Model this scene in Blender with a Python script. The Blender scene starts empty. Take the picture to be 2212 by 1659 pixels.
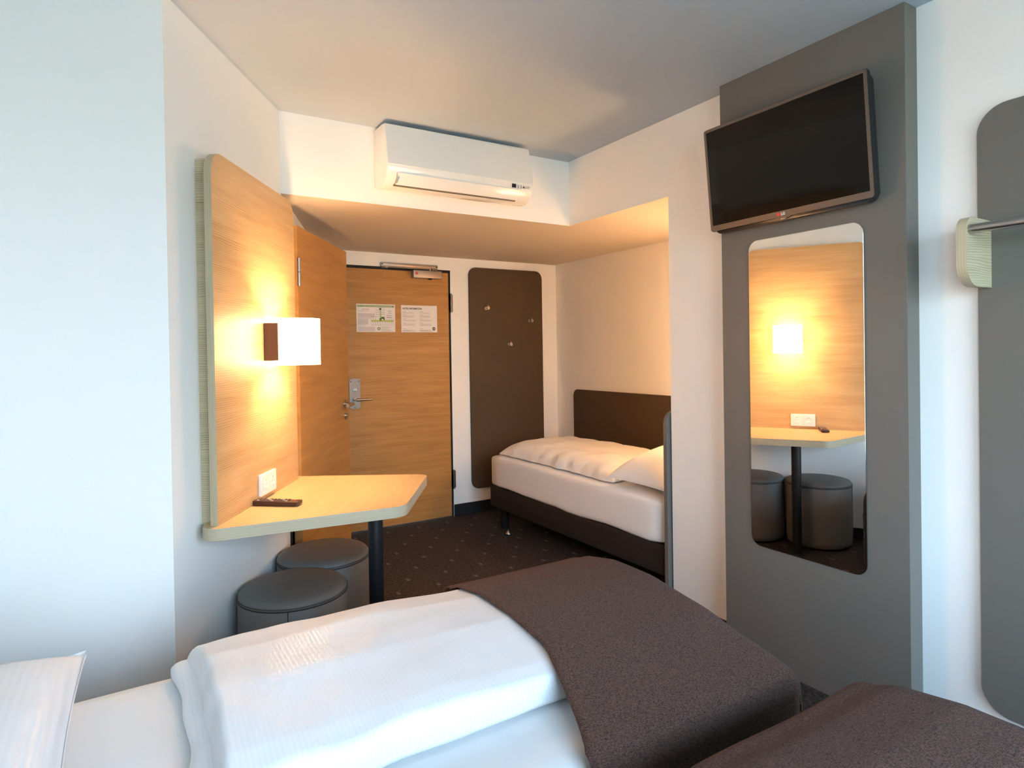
import bpy, bmesh, math, random
from mathutils import Vector, Matrix, noise
random.seed(7)
sc = bpy.context.scene
C = sc.collection
PI = math.pi

# ------------------------------------------------------------------ camera
YAW, PITCH, ROLL, F, CY = 0.5489, 0.009, -0.016, 1353.14, 771.31
fw = Vector((math.sin(YAW)*math.cos(PITCH), math.cos(YAW)*math.cos(PITCH), -math.sin(PITCH)))
rt = Vector((math.cos(YAW), -math.sin(YAW), 0)); up = rt.cross(fw)
R_ = math.cos(ROLL)*rt + math.sin(ROLL)*up
U_ = -math.sin(ROLL)*rt + math.cos(ROLL)*up
cd = bpy.data.cameras.new('camera'); cam = bpy.data.objects.new('camera', cd); C.objects.link(cam)
M = Matrix((( R_.x, U_.x, -fw.x, 0), (R_.y, U_.y, -fw.y, 0), (R_.z, U_.z, -fw.z, 1.35), (0, 0, 0, 1)))
cam.matrix_world = M
cd.sensor_width = 36; cd.lens = F/2212*36; cd.shift_y = -(829.5-CY)/2212; cd.clip_start = 0.02
sc.camera = cam

# ------------------------------------------------------------------ exposure, world, daylight
sc.view_settings.view_transform = 'Standard'; sc.view_settings.look = 'None'
sc.view_settings.gamma = 1; sc.view_settings.exposure = 1.38; sc.view_settings.use_curve_mapping = False
cy = sc.cycles
cy.use_denoising = True
cy.max_bounces = 12; cy.diffuse_bounces = 8; cy.glossy_bounces = 5; cy.transmission_bounces = 6; cy.transparent_max_bounces = 8
cy.sample_clamp_indirect = 6.0; cy.caustics_reflective = False; cy.caustics_refractive = False
w = bpy.data.worlds.new('daylight'); sc.world = w; w.use_nodes = True
nt = w.node_tree; nt.nodes.clear()
def N(nt, t, **k):
    n = nt.nodes.new(t)
    for a, b in k.items(): setattr(n, a, b)
    return n
wo = N(nt, 'ShaderNodeOutputWorld'); bg = N(nt, 'ShaderNodeBackground'); tc = N(nt, 'ShaderNodeTexCoord')
sx = N(nt, 'ShaderNodeSeparateXYZ'); cr = N(nt, 'ShaderNodeValToRGB'); mr = N(nt, 'ShaderNodeMapRange')
nt.links.new(tc.outputs['Generated'], sx.inputs[0]); nt.links.new(sx.outputs['Z'], mr.inputs['Value'])
mr.inputs['From Min'].default_value = -1; mr.inputs['From Max'].default_value = 1
nt.links.new(mr.outputs[0], cr.inputs[0]); nt.links.new(cr.outputs[0], bg.inputs[0]); nt.links.new(bg.outputs[0], wo.inputs[0])
el = cr.color_ramp.elements
el[0].position = 0.0; el[0].color = (0.19, 0.22, 0.22, 1)
el[1].position = 0.49; el[1].color = (0.26, 0.32, 0.34, 1)
for pos, c in ((0.56, (0.56, 0.72, 0.90, 1)), (0.72, (0.45, 0.69, 1.0, 1)), (1.0, (0.34, 0.58, 1.0, 1))):
    e = el.new(pos); e.color = c
bg.inputs['Strength'].default_value = 8.7
# window opening in the back wall, filled by a light portal for the sky
WX0, WX1, WZ0, WZ1, YB = -0.35, 1.95, 0.40, 2.35, -1.55
VY0, VY1, VZ0, VZ1 = -1.45, -0.15, 0.45, 2.38      # unseen second window, added in the left wall to brighten the right wall
pl = bpy.data.lights.new('sky_portal', 'AREA'); pl.shape = 'RECTANGLE'; pl.size = WX1-WX0; pl.size_y = WZ1-WZ0
pl.cycles.is_portal = True
po = bpy.data.objects.new('sky_portal', pl); C.objects.link(po)
po.location = ((WX0+WX1)/2, YB-0.13, (WZ0+WZ1)/2); po.rotation_euler = (PI/2, 0, 0)
p2 = bpy.data.lights.new('side_portal', 'AREA'); p2.shape = 'RECTANGLE'; p2.size = VY1-VY0; p2.size_y = VZ1-VZ0
p2.cycles.is_portal = True
po2 = bpy.data.objects.new('side_portal', p2); C.objects.link(po2)
po2.location = (-0.62-0.13, (VY0+VY1)/2, (VZ0+VZ1)/2); po2.rotation_euler = (PI/2, 0, -PI/2)
LAMP_W = 55.0
LAMP_COL = (1.0, 0.60, 0.31)

# ------------------------------------------------------------------ helpers
def tag(o, label=None, cat=None, group=None, kind=None):
    if label: o['label'] = label
    if cat: o['category'] = cat
    if group: o['group'] = group
    if kind: o['kind'] = kind
    return o
def empty(name, loc=(0, 0, 0), rz=0, label=None, cat=None, group=None, kind=None):
    o = bpy.data.objects.new(name, None); C.objects.link(o); o.location = loc; o.rotation_euler = (0, 0, rz)
    o.empty_display_size = 0.05
    return tag(o, label, cat, group, kind)
def link(name, me, mats, parent=None, smooth=False):
    o = bpy.data.objects.new(name, me); C.objects.link(o)
    for m in (mats if isinstance(mats, (list, tuple)) else [mats]): me.materials.append(m)
    if parent: o.parent = parent
    if smooth:
        for p in me.polygons: p.use_smooth = True
    return o
def done(name, bm, mats, parent=None, smooth=False):
    bmesh.ops.recalc_face_normals(bm, faces=bm.faces)
    me = bpy.data.meshes.new(name); bm.to_mesh(me); bm.free()
    return link(name, me, mats, parent, smooth)
def box(bm, x0, x1, y0, y1, z0, z1, bev=0.0, seg=2, mi=0):
    r = bmesh.ops.create_cube(bm, size=1.0)
    vs = r['verts']
    for v in vs:
        v.co = Vector((x0+(v.co.x+.5)*(x1-x0), y0+(v.co.y+.5)*(y1-y0), z0+(v.co.z+.5)*(z1-z0)))
    fs = set(f for v in vs for f in v.link_faces)
    for f in fs: f.material_index = mi
    if bev > 0:
        es = list(set(e for v in vs for e in v.link_edges))
        bmesh.ops.bevel(bm, geom=es, offset=bev, segments=seg, profile=0.5, affect='EDGES')
    return vs
def B(name, dims, mats, parent=None, bev=0.0, seg=2):
    bm = bmesh.new(); box(bm, *dims, bev=bev, seg=seg); return done(name, bm, mats, parent)
def rrect(x0, x1, z0, z1, r, n=8):
    """rounded rectangle outline; r = one radius or four (bl, br, tr, tl)"""
    rs = r if isinstance(r, (tuple, list)) else (r,)*4
    pts = []
    for (cx, cz, a0, rr) in ((x0, z0, PI, rs[0]), (x1, z0, 1.5*PI, rs[1]), (x1, z1, 0, rs[2]), (x0, z1, .5*PI, rs[3])):
        sx_ = 1 if cx == x0 else -1; sz_ = 1 if cz == z0 else -1
        if rr <= 0: pts.append((cx, cz)); continue
        for i in range(n+1):
            a = a0 + (PI/2)*i/n
            pts.append((cx+sx_*rr+rr*math.cos(a), cz+sz_*rr+rr*math.sin(a)))
    return pts
def round_poly(pts, rads, n=8):
    out = []
    m = len(pts)
    for i in range(m):
        p = Vector(pts[i]); a = Vector(pts[i-1]); b = Vector(pts[(i+1) % m]); r = rads[i]
        if r <= 0: out.append(tuple(p)); continue
        u = (a-p).normalized(); v = (b-p).normalized(); ang = u.angle(v); t = r/math.tan(ang/2)
        c = p+(u+v).normalized()*(r/math.sin(ang/2)); s = p+u*t; e = p+v*t
        a0 = math.atan2(s.y-c.y, s.x-c.x); a1 = math.atan2(e.y-c.y, e.x-c.x); d = (a1-a0+PI) % (2*PI)-PI
        for k in range(n+1): out.append((c.x+r*math.cos(a0+d*k/n), c.y+r*math.sin(a0+d*k/n)))
    return out
def prism(bm, pts, a, b, axis='y', bev=0.0, side_mi=0, face_mi=0):
    """extrude a 2D outline between a and b along an axis. axis y: outline is (x,z); z: (x,y); x: (y,z)"""
    def P(p, t):
        return Vector((p[0], t, p[1])) if axis == 'y' else Vector((p[0], p[1], t)) if axis == 'z' else Vector((t, p[0], p[1]))
    va = [bm.verts.new(P(p, a)) for p in pts]; vb = [bm.verts.new(P(p, b)) for p in pts]
    f1 = bm.faces.new(va); f2 = bm.faces.new(vb[::-1]); f1.material_index = f2.material_index = face_mi
    n = len(pts); sides = []
    for i in range(n):
        f = bm.faces.new((va[i], vb[i], vb[(i+1) % n], va[(i+1) % n])); f.material_index = side_mi; sides.append(f)
    if bev > 0:
        bmesh.ops.bevel(bm, geom=list(f1.edges)+list(f2.edges), offset=bev, segments=2, profile=.5, affect='EDGES', material=side_mi)
    return sides
def PR(name, pts, a, b, mats, parent=None, axis='y', bev=0.0, side_mi=0):
    bm = bmesh.new(); prism(bm, pts, a, b, axis, bev, side_mi); return done(name, bm, mats, parent)
def tube(bm, p0, p1, r0, r1=None, n=24, cap=True):
    r1 = r0 if r1 is None else r1
    p0, p1 = Vector(p0), Vector(p1); d = (p1-p0); L = d.length
    q = Vector((0, 0, 1)).rotation_difference(d.normalized()).to_matrix().to_4x4()
    bmesh.ops.create_cone(bm, cap_ends=cap, segments=n, radius1=r0, radius2=r1, depth=L, matrix=Matrix.Translation((p0+p1)/2) @ q)
def T(name, p0, p1, r0, mats, parent=None, r1=None, n=24):
    bm = bmesh.new(); tube(bm, p0, p1, r0, r1, n); o = done(name, bm, mats, parent); soft(o); return o
def soft(o, ang=40):
    me = o.data
    for p in me.polygons: p.use_smooth = True
    bm = bmesh.new(); bm.from_mesh(me); a = math.radians(ang)
    for e in bm.edges:
        if len(e.link_faces) == 2 and e.calc_face_angle(0) > a: e.smooth = False
    bm.to_mesh(me); bm.free(); return o
def lathe(bm, prof, n=48, c=(0, 0)):
    rings = []
    for r, z in prof:
        rings.append([bm.verts.new((c[0]+r*math.cos(2*PI*i/n), c[1]+r*math.sin(2*PI*i/n), z)) for i in range(n)] if r > 1e-6 else [bm.verts.new((c[0], c[1], z))])
    for a, b in zip(rings, rings[1:]):
        for i in range(n):
            j = (i+1) % n
            if len(a) == 1: bm.faces.new((a[0], b[i], b[j]))
            elif len(b) == 1: bm.faces.new((a[i], b[0], a[j]))
            else: bm.faces.new((a[i], b[i], b[j], a[j]))
def text(name, body, size, mats, parent, x, y, z, align='LEFT', rot=(PI/2, 0, 0), ext=0.0002, bold=0.0, xs=1.0):
    """writing as a mesh, facing local -y"""
    cu = bpy.data.curves.new(name, 'FONT'); cu.body = body; cu.size = size; cu.align_x = align; cu.extrude = ext; cu.offset = bold
    cu.resolution_u = 3
    to = bpy.data.objects.new('tmp', cu); C.objects.link(to)
    dg = bpy.context.evaluated_depsgraph_get(); me = bpy.data.meshes.new_from_object(to.evaluated_get(dg))
    bpy.data.objects.remove(to); bpy.data.curves.remove(cu)
    mat = Matrix.Translation((x, y, z)) @ Matrix.Rotation(rot[2], 4, 'Z') @ Matrix.Rotation(rot[0], 4, 'X') @ Matrix.Diagonal((xs, 1, 1, 1))
    me.transform(mat); me.name = name; me.materials.clear()
    return link(name, me, mats, parent)

# ------------------------------------------------------------------ materials
MATS = {}
def mat(name, col, rough=0.6, metal=0.0, spec=0.5, sheen=0.0, bump=None, vary=None, coat=0.0):
    m = bpy.data.materials.new(name); m.use_nodes = True; nt = m.node_tree; b = nt.nodes['Principled BSDF']
    b.inputs['Base Color'].default_value = (*col, 1); b.inputs['Roughness'].default_value = rough
    b.inputs['Metallic'].default_value = metal; b.inputs['Specular IOR Level'].default_value = spec
    b.inputs['Sheen Weight'].default_value = sheen; b.inputs['Coat Weight'].default_value = coat
    tc = N(nt, 'ShaderNodeTexCoord')
    if bump:
        sc_, st, dist = bump
        no = N(nt, 'ShaderNodeTexNoise'); no.inputs['Scale'].default_value = sc_; no.inputs['Detail'].default_value = 3
        bu = N(nt, 'ShaderNodeBump'); bu.inputs['Strength'].default_value = st; bu.inputs['Distance'].default_value = dist
        nt.links.new(tc.outputs['Object'], no.inputs['Vector']); nt.links.new(no.outputs[0], bu.inputs['Height']); nt.links.new(bu.outputs[0], b.inputs['Normal'])
    if vary:
        sc_, col2 = vary
        no = N(nt, 'ShaderNodeTexNoise'); no.inputs['Scale'].default_value = sc_; no.inputs['Detail'].default_value = 4
        mx = N(nt, 'ShaderNodeMix'); mx.data_type = 'RGBA'; mx.inputs[6].default_value = (*col, 1); mx.inputs[7].default_value = (*col2, 1)
        nt.links.new(tc.outputs['Object'], no.inputs['Vector']); nt.links.new(no.outputs[0], mx.inputs[0]); nt.links.new(mx.outputs[2], b.inputs['Base Color'])
    MATS[name] = m
    return m
def wood(name, light, dark, scale=1.0, rough=0.42, axis='x', seed=0.0, contrast=1.0, warp=(.9, 5.0, 42)):
    """oak laminate: long streaks along one axis with broad wavering figure"""
    m = bpy.data.materials.new(name); m.use_nodes = True; nt = m.node_tree; b = nt.nodes['Principled BSDF']
    L = nt.links.new
    tc = N(nt, 'ShaderNodeTexCoord')
    def mp(s):
        q = N(nt, 'ShaderNodeMapping'); q.inputs['Scale'].default_value = s; q.inputs['Location'].default_value = (seed, seed*.7, seed*1.3)
        L(tc.outputs['Object'], q.inputs[0]); return q
    def ax(a, c):
        return {'x': (a, c, c), 'y': (c, a, c), 'z': (c, c, a), 'xy': (a, a, c), 'xz': (a, c, a), 'yz': (c, a, a)}[axis]
    m1 = mp(ax(warp[0], warp[1])); n1 = N(nt, 'ShaderNodeTexNoise'); n1.inputs['Scale'].default_value = 1; n1.inputs['Detail'].default_value = 2.5; n1.inputs['Distortion'].default_value = .3
    L(m1.outputs[0], n1.inputs['Vector'])
    m2 = mp(ax(5*scale, 300*scale)); n2 = N(nt, 'ShaderNodeTexNoise'); n2.inputs['Scale'].default_value = 1; n2.inputs['Detail'].default_value = 3; n2.inputs['Roughness'].default_value = .65
    L(m2.outputs[0], n2.inputs['Vector'])
    # warped parallel lines give the grain, a slower noise fades them in and out
    def mth(op, p, q=None, r=None):
        n = N(nt, 'ShaderNodeMath', operation=op)
        for i, v in enumerate((p, q, r)):
            if v is None: continue
            if isinstance(v, (int, float)): n.inputs[i].default_value = v
            else: L(v, n.inputs[i])
        return n.outputs[0]
    sp = N(nt, 'ShaderNodeSeparateXYZ'); L(tc.outputs['Object'], sp.inputs[0])
    across = {'x': 'YZ', 'y': 'XZ', 'z': 'XY', 'xy': 'Z', 'xz': 'Y', 'yz': 'X'}[axis]
    c = sp.outputs[across[0]]
    if len(across) > 1: c = mth('ADD', c, sp.outputs[across[1]])
    ph = mth('MULTIPLY_ADD', c, 820*scale, mth('MULTIPLY', n1.outputs[0], warp[2]))
    ln_ = mth('POWER', mth('MULTIPLY_ADD', mth('SINE', ph), .5, .5), 2.0)
    m3 = mp(ax(2.2*scale, 26*scale)); n3 = N(nt, 'ShaderNodeTexNoise'); n3.inputs['Scale'].default_value = 1; n3.inputs['Detail'].default_value = 3
    L(m3.outputs[0], n3.inputs['Vector'])
    t = mth('MULTIPLY', mth('MULTIPLY', ln_, n3.outputs[0]), 1.0*contrast)
    t = mth('ADD', t, mth('MULTIPLY', mth('SUBTRACT', n2.outputs[0], .5), 1.1*contrast))
    t = mth('ADD', t, mth('MULTIPLY', mth('SUBTRACT', n3.outputs[0], .5), .7*contrast))
    mx_ = N(nt, 'ShaderNodeMix'); mx_.data_type = 'RGBA'; mx_.inputs[6].default_value = (*light, 1); mx_.inputs[7].default_value = (*dark, 1)
    cl_ = mth('MAXIMUM', mth('MINIMUM', mth('ADD', t, .12), 1.15), -.1); mx_.clamp_factor = False
    L(cl_, mx_.inputs[0]); L(mx_.outputs[2], b.inputs['Base Color'])
    b.inputs['Roughness'].default_value = rough; b.inputs['Specular IOR Level'].default_value = .35
    bu = N(nt, 'ShaderNodeBump'); bu.inputs['Strength'].default_value = .12; bu.inputs['Distance'].default_value = .0006
    L(n2.outputs[0], bu.inputs['Height']); L(bu.outputs[0], b.inputs['Normal'])
    return m
def carpet():
    m = bpy.data.materials.new('carpet'); m.use_nodes = True; nt = m.node_tree; b = nt.nodes['Principled BSDF']; L = nt.links.new
    tc = N(nt, 'ShaderNodeTexCoord'); sp = N(nt, 'ShaderNodeSeparateXYZ'); L(tc.outputs['Object'], sp.inputs[0])
    def m_(op, a, bb=None, c=None):
        n = N(nt, 'ShaderNodeMath', operation=op)
        for i, v in enumerate((a, bb, c)):
            if v is None: continue
            if isinstance(v, (int, float)): n.inputs[i].default_value = v
            else: L(v, n.inputs[i])
        return n.outputs[0]
    u = m_('DIVIDE', m_('SUBTRACT', sp.outputs['X'], 1.64-.1235*40), .1235)
    k = m_('FLOOR', m_('ADD', u, .5)); fx = m_('MULTIPLY', m_('SUBTRACT', u, k), .1235)
    odd = m_('MODULO', k, 2.0)
    v = m_('DIVIDE', m_('SUBTRACT', sp.outputs['Y'], m_('MULTIPLY_ADD', odd, -.1675, 3.508-.335*40)), .335)
    fy = m_('MULTIPLY', m_('SUBTRACT', v, m_('FLOOR', m_('ADD', v, .5))), .335)
    mask = m_('MULTIPLY', m_('LESS_THAN', m_('ABSOLUTE', fx), .0095), m_('LESS_THAN', m_('ABSOLUTE', fy), .019))
    n1 = N(nt, 'ShaderNodeTexNoise'); n1.inputs['Scale'].default_value = 260; n1.inputs['Detail'].default_value = 3; L(tc.outputs['Object'], n1.inputs['Vector'])
    n2 = N(nt, 'ShaderNodeTexNoise'); n2.inputs['Scale'].default_value = 60; n2.inputs['Detail'].default_value = 4; L(tc.outputs['Object'], n2.inputs['Vector'])
    rp = N(nt, 'ShaderNodeValToRGB'); e = rp.color_ramp.elements; e[0].position = .38; e[0].color = (.008, .006, .005, 1); e[1].position = .68; e[1].color = (.100, .078, .066, 1)
    s_ = m_('MULTIPLY_ADD', n1.outputs[0], .6, m_('MULTIPLY', n2.outputs[0], .4)); L(s_, rp.inputs[0])
    mx = N(nt, 'ShaderNodeMix'); mx.data_type = 'RGBA'; L(m_('MULTIPLY', mask, .65), mx.inputs[0]); L(rp.outputs[0], mx.inputs[6]); mx.inputs[7].default_value = (.15, .13, .118, 1)
    L(mx.outputs[2], b.inputs['Base Color']); b.inputs['Roughness'].default_value = .95; b.inputs['Specular IOR Level'].default_value = .15
    bu = N(nt, 'ShaderNodeBump'); bu.inputs['Strength'].default_value = .7; bu.inputs['Distance'].default_value = .003; L(s_, bu.inputs['Height']); L(bu.outputs[0], b.inputs['Normal'])
    return m
def linen(name, col, col2, period=.011, axis='X', rough=.75, wrinkle=.35):
    """white sateen bed linen with fine woven stripes"""
    m = bpy.data.materials.new(name); m.use_nodes = True; nt = m.node_tree; b = nt.nodes['Principled BSDF']; L = nt.links.new
    tc = N(nt, 'ShaderNodeTexCoord'); sp = N(nt, 'ShaderNodeSeparateXYZ'); L(tc.outputs['Object'], sp.inputs[0])
    a = N(nt, 'ShaderNodeMath', operation='MULTIPLY'); a.inputs[1].default_value = 2*PI/period; L(sp.outputs[axis], a.inputs[0])
    s = N(nt, 'ShaderNodeMath', operation='SINE'); L(a.outputs[0], s.inputs[0])
    mr = N(nt, 'ShaderNodeMapRange'); mr.inputs['From Min'].default_value = -.3; mr.inputs['From Max'].default_value = .3; L(s.outputs[0], mr.inputs[0])
    mx = N(nt, 'ShaderNodeMix'); mx.data_type = 'RGBA'; mx.inputs[6].default_value = (*col, 1); mx.inputs[7].default_value = (*col2, 1)
    L(mr.outputs[0], mx.inputs[0]); L(mx.outputs[2], b.inputs['Base Color'])
    r = N(nt, 'ShaderNodeMapRange'); r.inputs['To Min'].default_value = rough; r.inputs['To Max'].default_value = rough-.3; L(mr.outputs[0], r.inputs[0]); L(r.outputs[0], b.inputs['Roughness'])
    b.inputs['Sheen Weight'].default_value = .1
    n1 = N(nt, 'ShaderNodeTexNoise'); n1.inputs['Scale'].default_value = 9; n1.inputs['Detail'].default_value = 5; L(tc.outputs['Object'], n1.inputs['Vector'])
    bu = N(nt, 'ShaderNodeBump'); bu.inputs['Strength'].default_value = wrinkle; bu.inputs['Distance'].default_value = .01; L(n1.outputs[0], bu.inputs['Height']); L(bu.outputs[0], b.inputs['Normal'])
    return m
def weave(name, c1, c2, sc_=420, sheen=.25):
    m = bpy.data.materials.new(name); m.use_nodes = True; nt = m.node_tree; b = nt.nodes['Principled BSDF']; L = nt.links.new
    tc = N(nt, 'ShaderNodeTexCoord')
    def mp(s):
        q = N(nt, 'ShaderNodeMapping'); q.inputs['Scale'].default_value = s; L(tc.outputs['Object'], q.inputs[0])
        n = N(nt, 'ShaderNodeTexNoise'); n.inputs['Scale'].default_value = 1; n.inputs['Detail'].default_value = 2; L(q.outputs[0], n.inputs['Vector']); return n.outputs[0]
    a, c = mp((sc_, sc_*.25, sc_)), mp((sc_*.25, sc_, sc_))
    ad = N(nt, 'ShaderNodeMath', operation='ADD'); L(a, ad.inputs[0]); L(c, ad.inputs[1])
    mr = N(nt, 'ShaderNodeMapRange'); mr.inputs['From Min'].default_value = .78; mr.inputs['From Max'].default_value = 1.22; L(ad.outputs[0], mr.inputs[0])
    mx = N(nt, 'ShaderNodeMix'); mx.data_type = 'RGBA'; mx.inputs[6].default_value = (*c1, 1); mx.inputs[7].default_value = (*c2, 1)
    L(mr.outputs[0], mx.inputs[0]); L(mx.outputs[2], b.inputs['Base Color']); b.inputs['Roughness'].default_value = .85; b.inputs['Sheen Weight'].default_value = sheen
    b.inputs['Sheen Roughness'].default_value = .5
    b.inputs['Specular IOR Level'].default_value = .3
    bu = N(nt, 'ShaderNodeBump'); bu.inputs['Strength'].default_value = .6; bu.inputs['Distance'].default_value = .0015; L(mr.outputs[0], bu.inputs['Height']); L(bu.outputs[0], b.inputs['Normal'])
    return m

m_wall = mat('wall_paint', (.88, .868, .84), .85, spec=.2, bump=(160, .12, .002))
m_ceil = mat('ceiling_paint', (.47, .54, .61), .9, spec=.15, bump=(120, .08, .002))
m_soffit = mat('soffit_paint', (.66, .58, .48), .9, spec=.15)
m_base = mat('baseboard_black', (.007, .006, .006), .8, bump=(300, .4, .002))
m_taupe = mat('taupe_laminate', (.155, .140, .121), .48, spec=.4)
m_brownlam = mat('brown_laminate', (.085, .056, .033), .5, spec=.18)
m_oak = wood('oak_panel', (.59, .395, .20), (.38, .215, .09))
m_oak_door = wood('oak_door', (.52, .262, .078), (.28, .122, .030), seed=3.1)
m_oak_pale = wood('oak_pale', (.60, .52, .35), (.33, .26, .15), scale=1.0, seed=5.7, contrast=1.0, axis='y', warp=(2.5, 9.0, 38))
m_oak_desk = wood('oak_desk', (.60, .43, .235), (.43, .29, .14), scale=1.0, seed=9.2, contrast=.8)
m_edge = wood('oak_edge_band', (.55, .47, .33), (.36, .30, .20), scale=1.2, seed=2.2, contrast=.65, axis='xy', warp=(1.5, 40, 10))
m_edge_v = wood('oak_edge_band_upright', (.50, .42, .28), (.30, .245, .15), scale=1.2, seed=4.2, axis='xz', contrast=.7, warp=(1.5, 40, 10))
m_edge_b = wood('oak_edge_band_bracket', (.55, .46, .31), (.34, .28, .18), scale=1.2, seed=4.7, axis='yz', contrast=.7, warp=(3, 40, 10))
m_carpet = carpet()
m_steel = mat('brushed_steel', (.48, .44, .40), .28, metal=1)
m_dsteel = mat('satin_steel', (.24, .20, .17), .36, metal=1)
m_alu = mat('anodised_aluminium', (.42, .36, .31), .42, metal=.8)
m_blk = mat('black_gap', (.006, .005, .005), .7)
m_pole = mat('black_powder_coat', (.009, .010, .012), .38)
m_leather = mat('grey_leatherette', (.160, .148, .135), .52, spec=.45, bump=(500, .15, .001))
m_stitch = mat('dark_stitching', (.012, .012, .012), .7)
m_white = mat('white_plastic', (.84, .83, .80), .28)
m_outlet = mat('outlet_white', (.78, .77, .75), .3)
m_acw = mat('ac_white', (.88, .87, .83), .22, coat=.3)
m_sheet = mat('fitted_sheet', (.82, .81, .80), .75, sheen=.15, bump=(7, .18, .02))
m_duvet = linen('duvet_stripe', (.825, .825, .835), (.795, .80, .815), .010, 'X', rough=.72)
m_duvet2 = linen('duvet_stripe_cross', (.83, .81, .79), (.76, .74, .71), .013, 'Y')
m_pillow = linen('pillow_stripe', (.84, .83, .84), (.80, .79, .81), .014, 'X')
m_pillow2 = linen('pillow_stripe_cross', (.84, .82, .81), (.75, .73, .71), .014, 'Y')
m_throw = weave('throw_weave', (.021, .0100, .0070), (.165, .080, .056), 700, .04)
m_bedfab = weave('bed_fabric', (.009, .0062, .0046), (.034, .021, .015), 600, .0)
m_leg = mat('black_bed_leg', (.006, .005, .005), .8, spec=.2)
m_screen = mat('tv_glass', (.004, .003, .002), .06, spec=.25)
m_bezel = mat('tv_bezel', (.16, .125, .10), .35, metal=.5)
m_tvside = mat('tv_side', (.02, .019, .019), .22)
m_remote = mat('remote_body', (.045, .018, .012), .35)
m_button = mat('remote_buttons', (.10, .06, .05), .5)
m_paper = mat('paper', (.80, .77, .76), .75)
m_green = mat('print_green', (.22, .33, .10), .7)
m_dgreen = mat('print_dark_green', (.06, .10, .03), .7)
m_lime = mat('print_lime', (.42, .50, .06), .7)
m_ink = mat('print_black', (.03, .028, .028), .7)
m_grey = mat('print_grey', (.42, .38, .37), .7)
m_red = mat('print_red', (.55, .10, .10), .6)
m_gold = mat('print_bronze', (.10, .075, .03), .6)
m_brown = mat('lamp_bracket_metal', (.085, .042, .022), .45, metal=.0)
m_lgred = mat('logo_red', (.75, .04, .05), .5)
m_lgw = mat('logo_white', (.85, .85, .85), .5)

def mirror_mat():
    m = bpy.data.materials.new('mirror_glass'); m.use_nodes = True; nt = m.node_tree; nt.nodes.clear()
    g = N(nt, 'ShaderNodeBsdfGlossy'); g.inputs['Color'].default_value = (.90, .90, .885, 1); g.inputs['Roughness'].default_value = 0
    o = N(nt, 'ShaderNodeOutputMaterial'); nt.links.new(g.outputs[0], o.inputs[0]); return m
m_mirror = mirror_mat()
def glass_mat():
    m = bpy.data.materials.new('window_glass'); m.use_nodes = True; nt = m.node_tree; nt.nodes.clear(); L = nt.links.new
    g = N(nt, 'ShaderNodeBsdfGlossy'); g.inputs['Roughness'].default_value = 0
    t = N(nt, 'ShaderNodeBsdfTransparent'); t.inputs['Color'].default_value = (.95, .97, .96, 1)
    mx = N(nt, 'ShaderNodeMixShader'); fr = N(nt, 'ShaderNodeFresnel'); fr.inputs['IOR'].default_value = 1.45
    o = N(nt, 'ShaderNodeOutputMaterial'); L(fr.outputs[0], mx.inputs[0]); L(t.outputs[0], mx.inputs[1]); L(g.outputs[0], mx.inputs[2]); L(mx.outputs[0], o.inputs[0]); return m
m_glass = glass_mat()
def shade_mat():
    m = bpy.data.materials.new('lamp_shade_fabric'); m.use_nodes = True; nt = m.node_tree; nt.nodes.clear(); L = nt.links.new
    e = N(nt, 'ShaderNodeEmission'); e.inputs['Color'].default_value = (1.0, .60, .31, 1); e.inputs['Strength'].default_value = 11.5
    t = N(nt, 'ShaderNodeBsdfTranslucent'); t.inputs['Color'].default_value = (.8, .7, .55, 1)
    d = N(nt, 'ShaderNodeBsdfDiffuse'); d.inputs['Color'].default_value = (.8, .75, .65, 1)
    m1 = N(nt, 'ShaderNodeMixShader'); m1.inputs[0].default_value = .5; L(t.outputs[0], m1.inputs[1]); L(d.outputs[0], m1.inputs[2])
    a = N(nt, 'ShaderNodeAddShader'); L(m1.outputs[0], a.inputs[0]); L(e.outputs[0], a.inputs[1])
    o = N(nt, 'ShaderNodeOutputMaterial'); L(a.outputs[0], o.inputs[0]); return m
m_shade = shade_mat()
def bulb_mat():
    m = bpy.data.materials.new('lamp_bulb'); m.use_nodes = True; nt = m.node_tree; nt.nodes.clear()
    e = N(nt, 'ShaderNodeEmission'); e.inputs['Color'].default_value = (1.0, .62, .28, 1); e.inputs['Strength'].default_value = 60
    o = N(nt, 'ShaderNodeOutputMaterial'); nt.links.new(e.outputs[0], o.inputs[0]); return m
m_bulb = bulb_mat()

# ------------------------------------------------------------------ room shell (metres, camera above the origin)
XR, YF, ZC, ZS, YO, YD, XA = 2.363, 3.151, 2.525, 2.128, 2.311, 4.658, 3.328
XP, XL, YW1 = 2.284, -0.62, 2.303
P0 = Vector((.1117, YW1, 0)); PA = Vector((.6366, YF, 0))
W2L = (PA-P0).length; RZ2 = math.atan2(PA.y-P0.y, PA.x-P0.x)
def S(o): o['kind'] = 'structure'; return o
S(B('floor', (-2.2, 3.6, YB-.2, YD+.2, -.12, 0), m_carpet))
S(B('ceiling', (-.8, XR+.2, YB-.2, YF+.02, ZC, ZC+.1), m_ceil))
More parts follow.
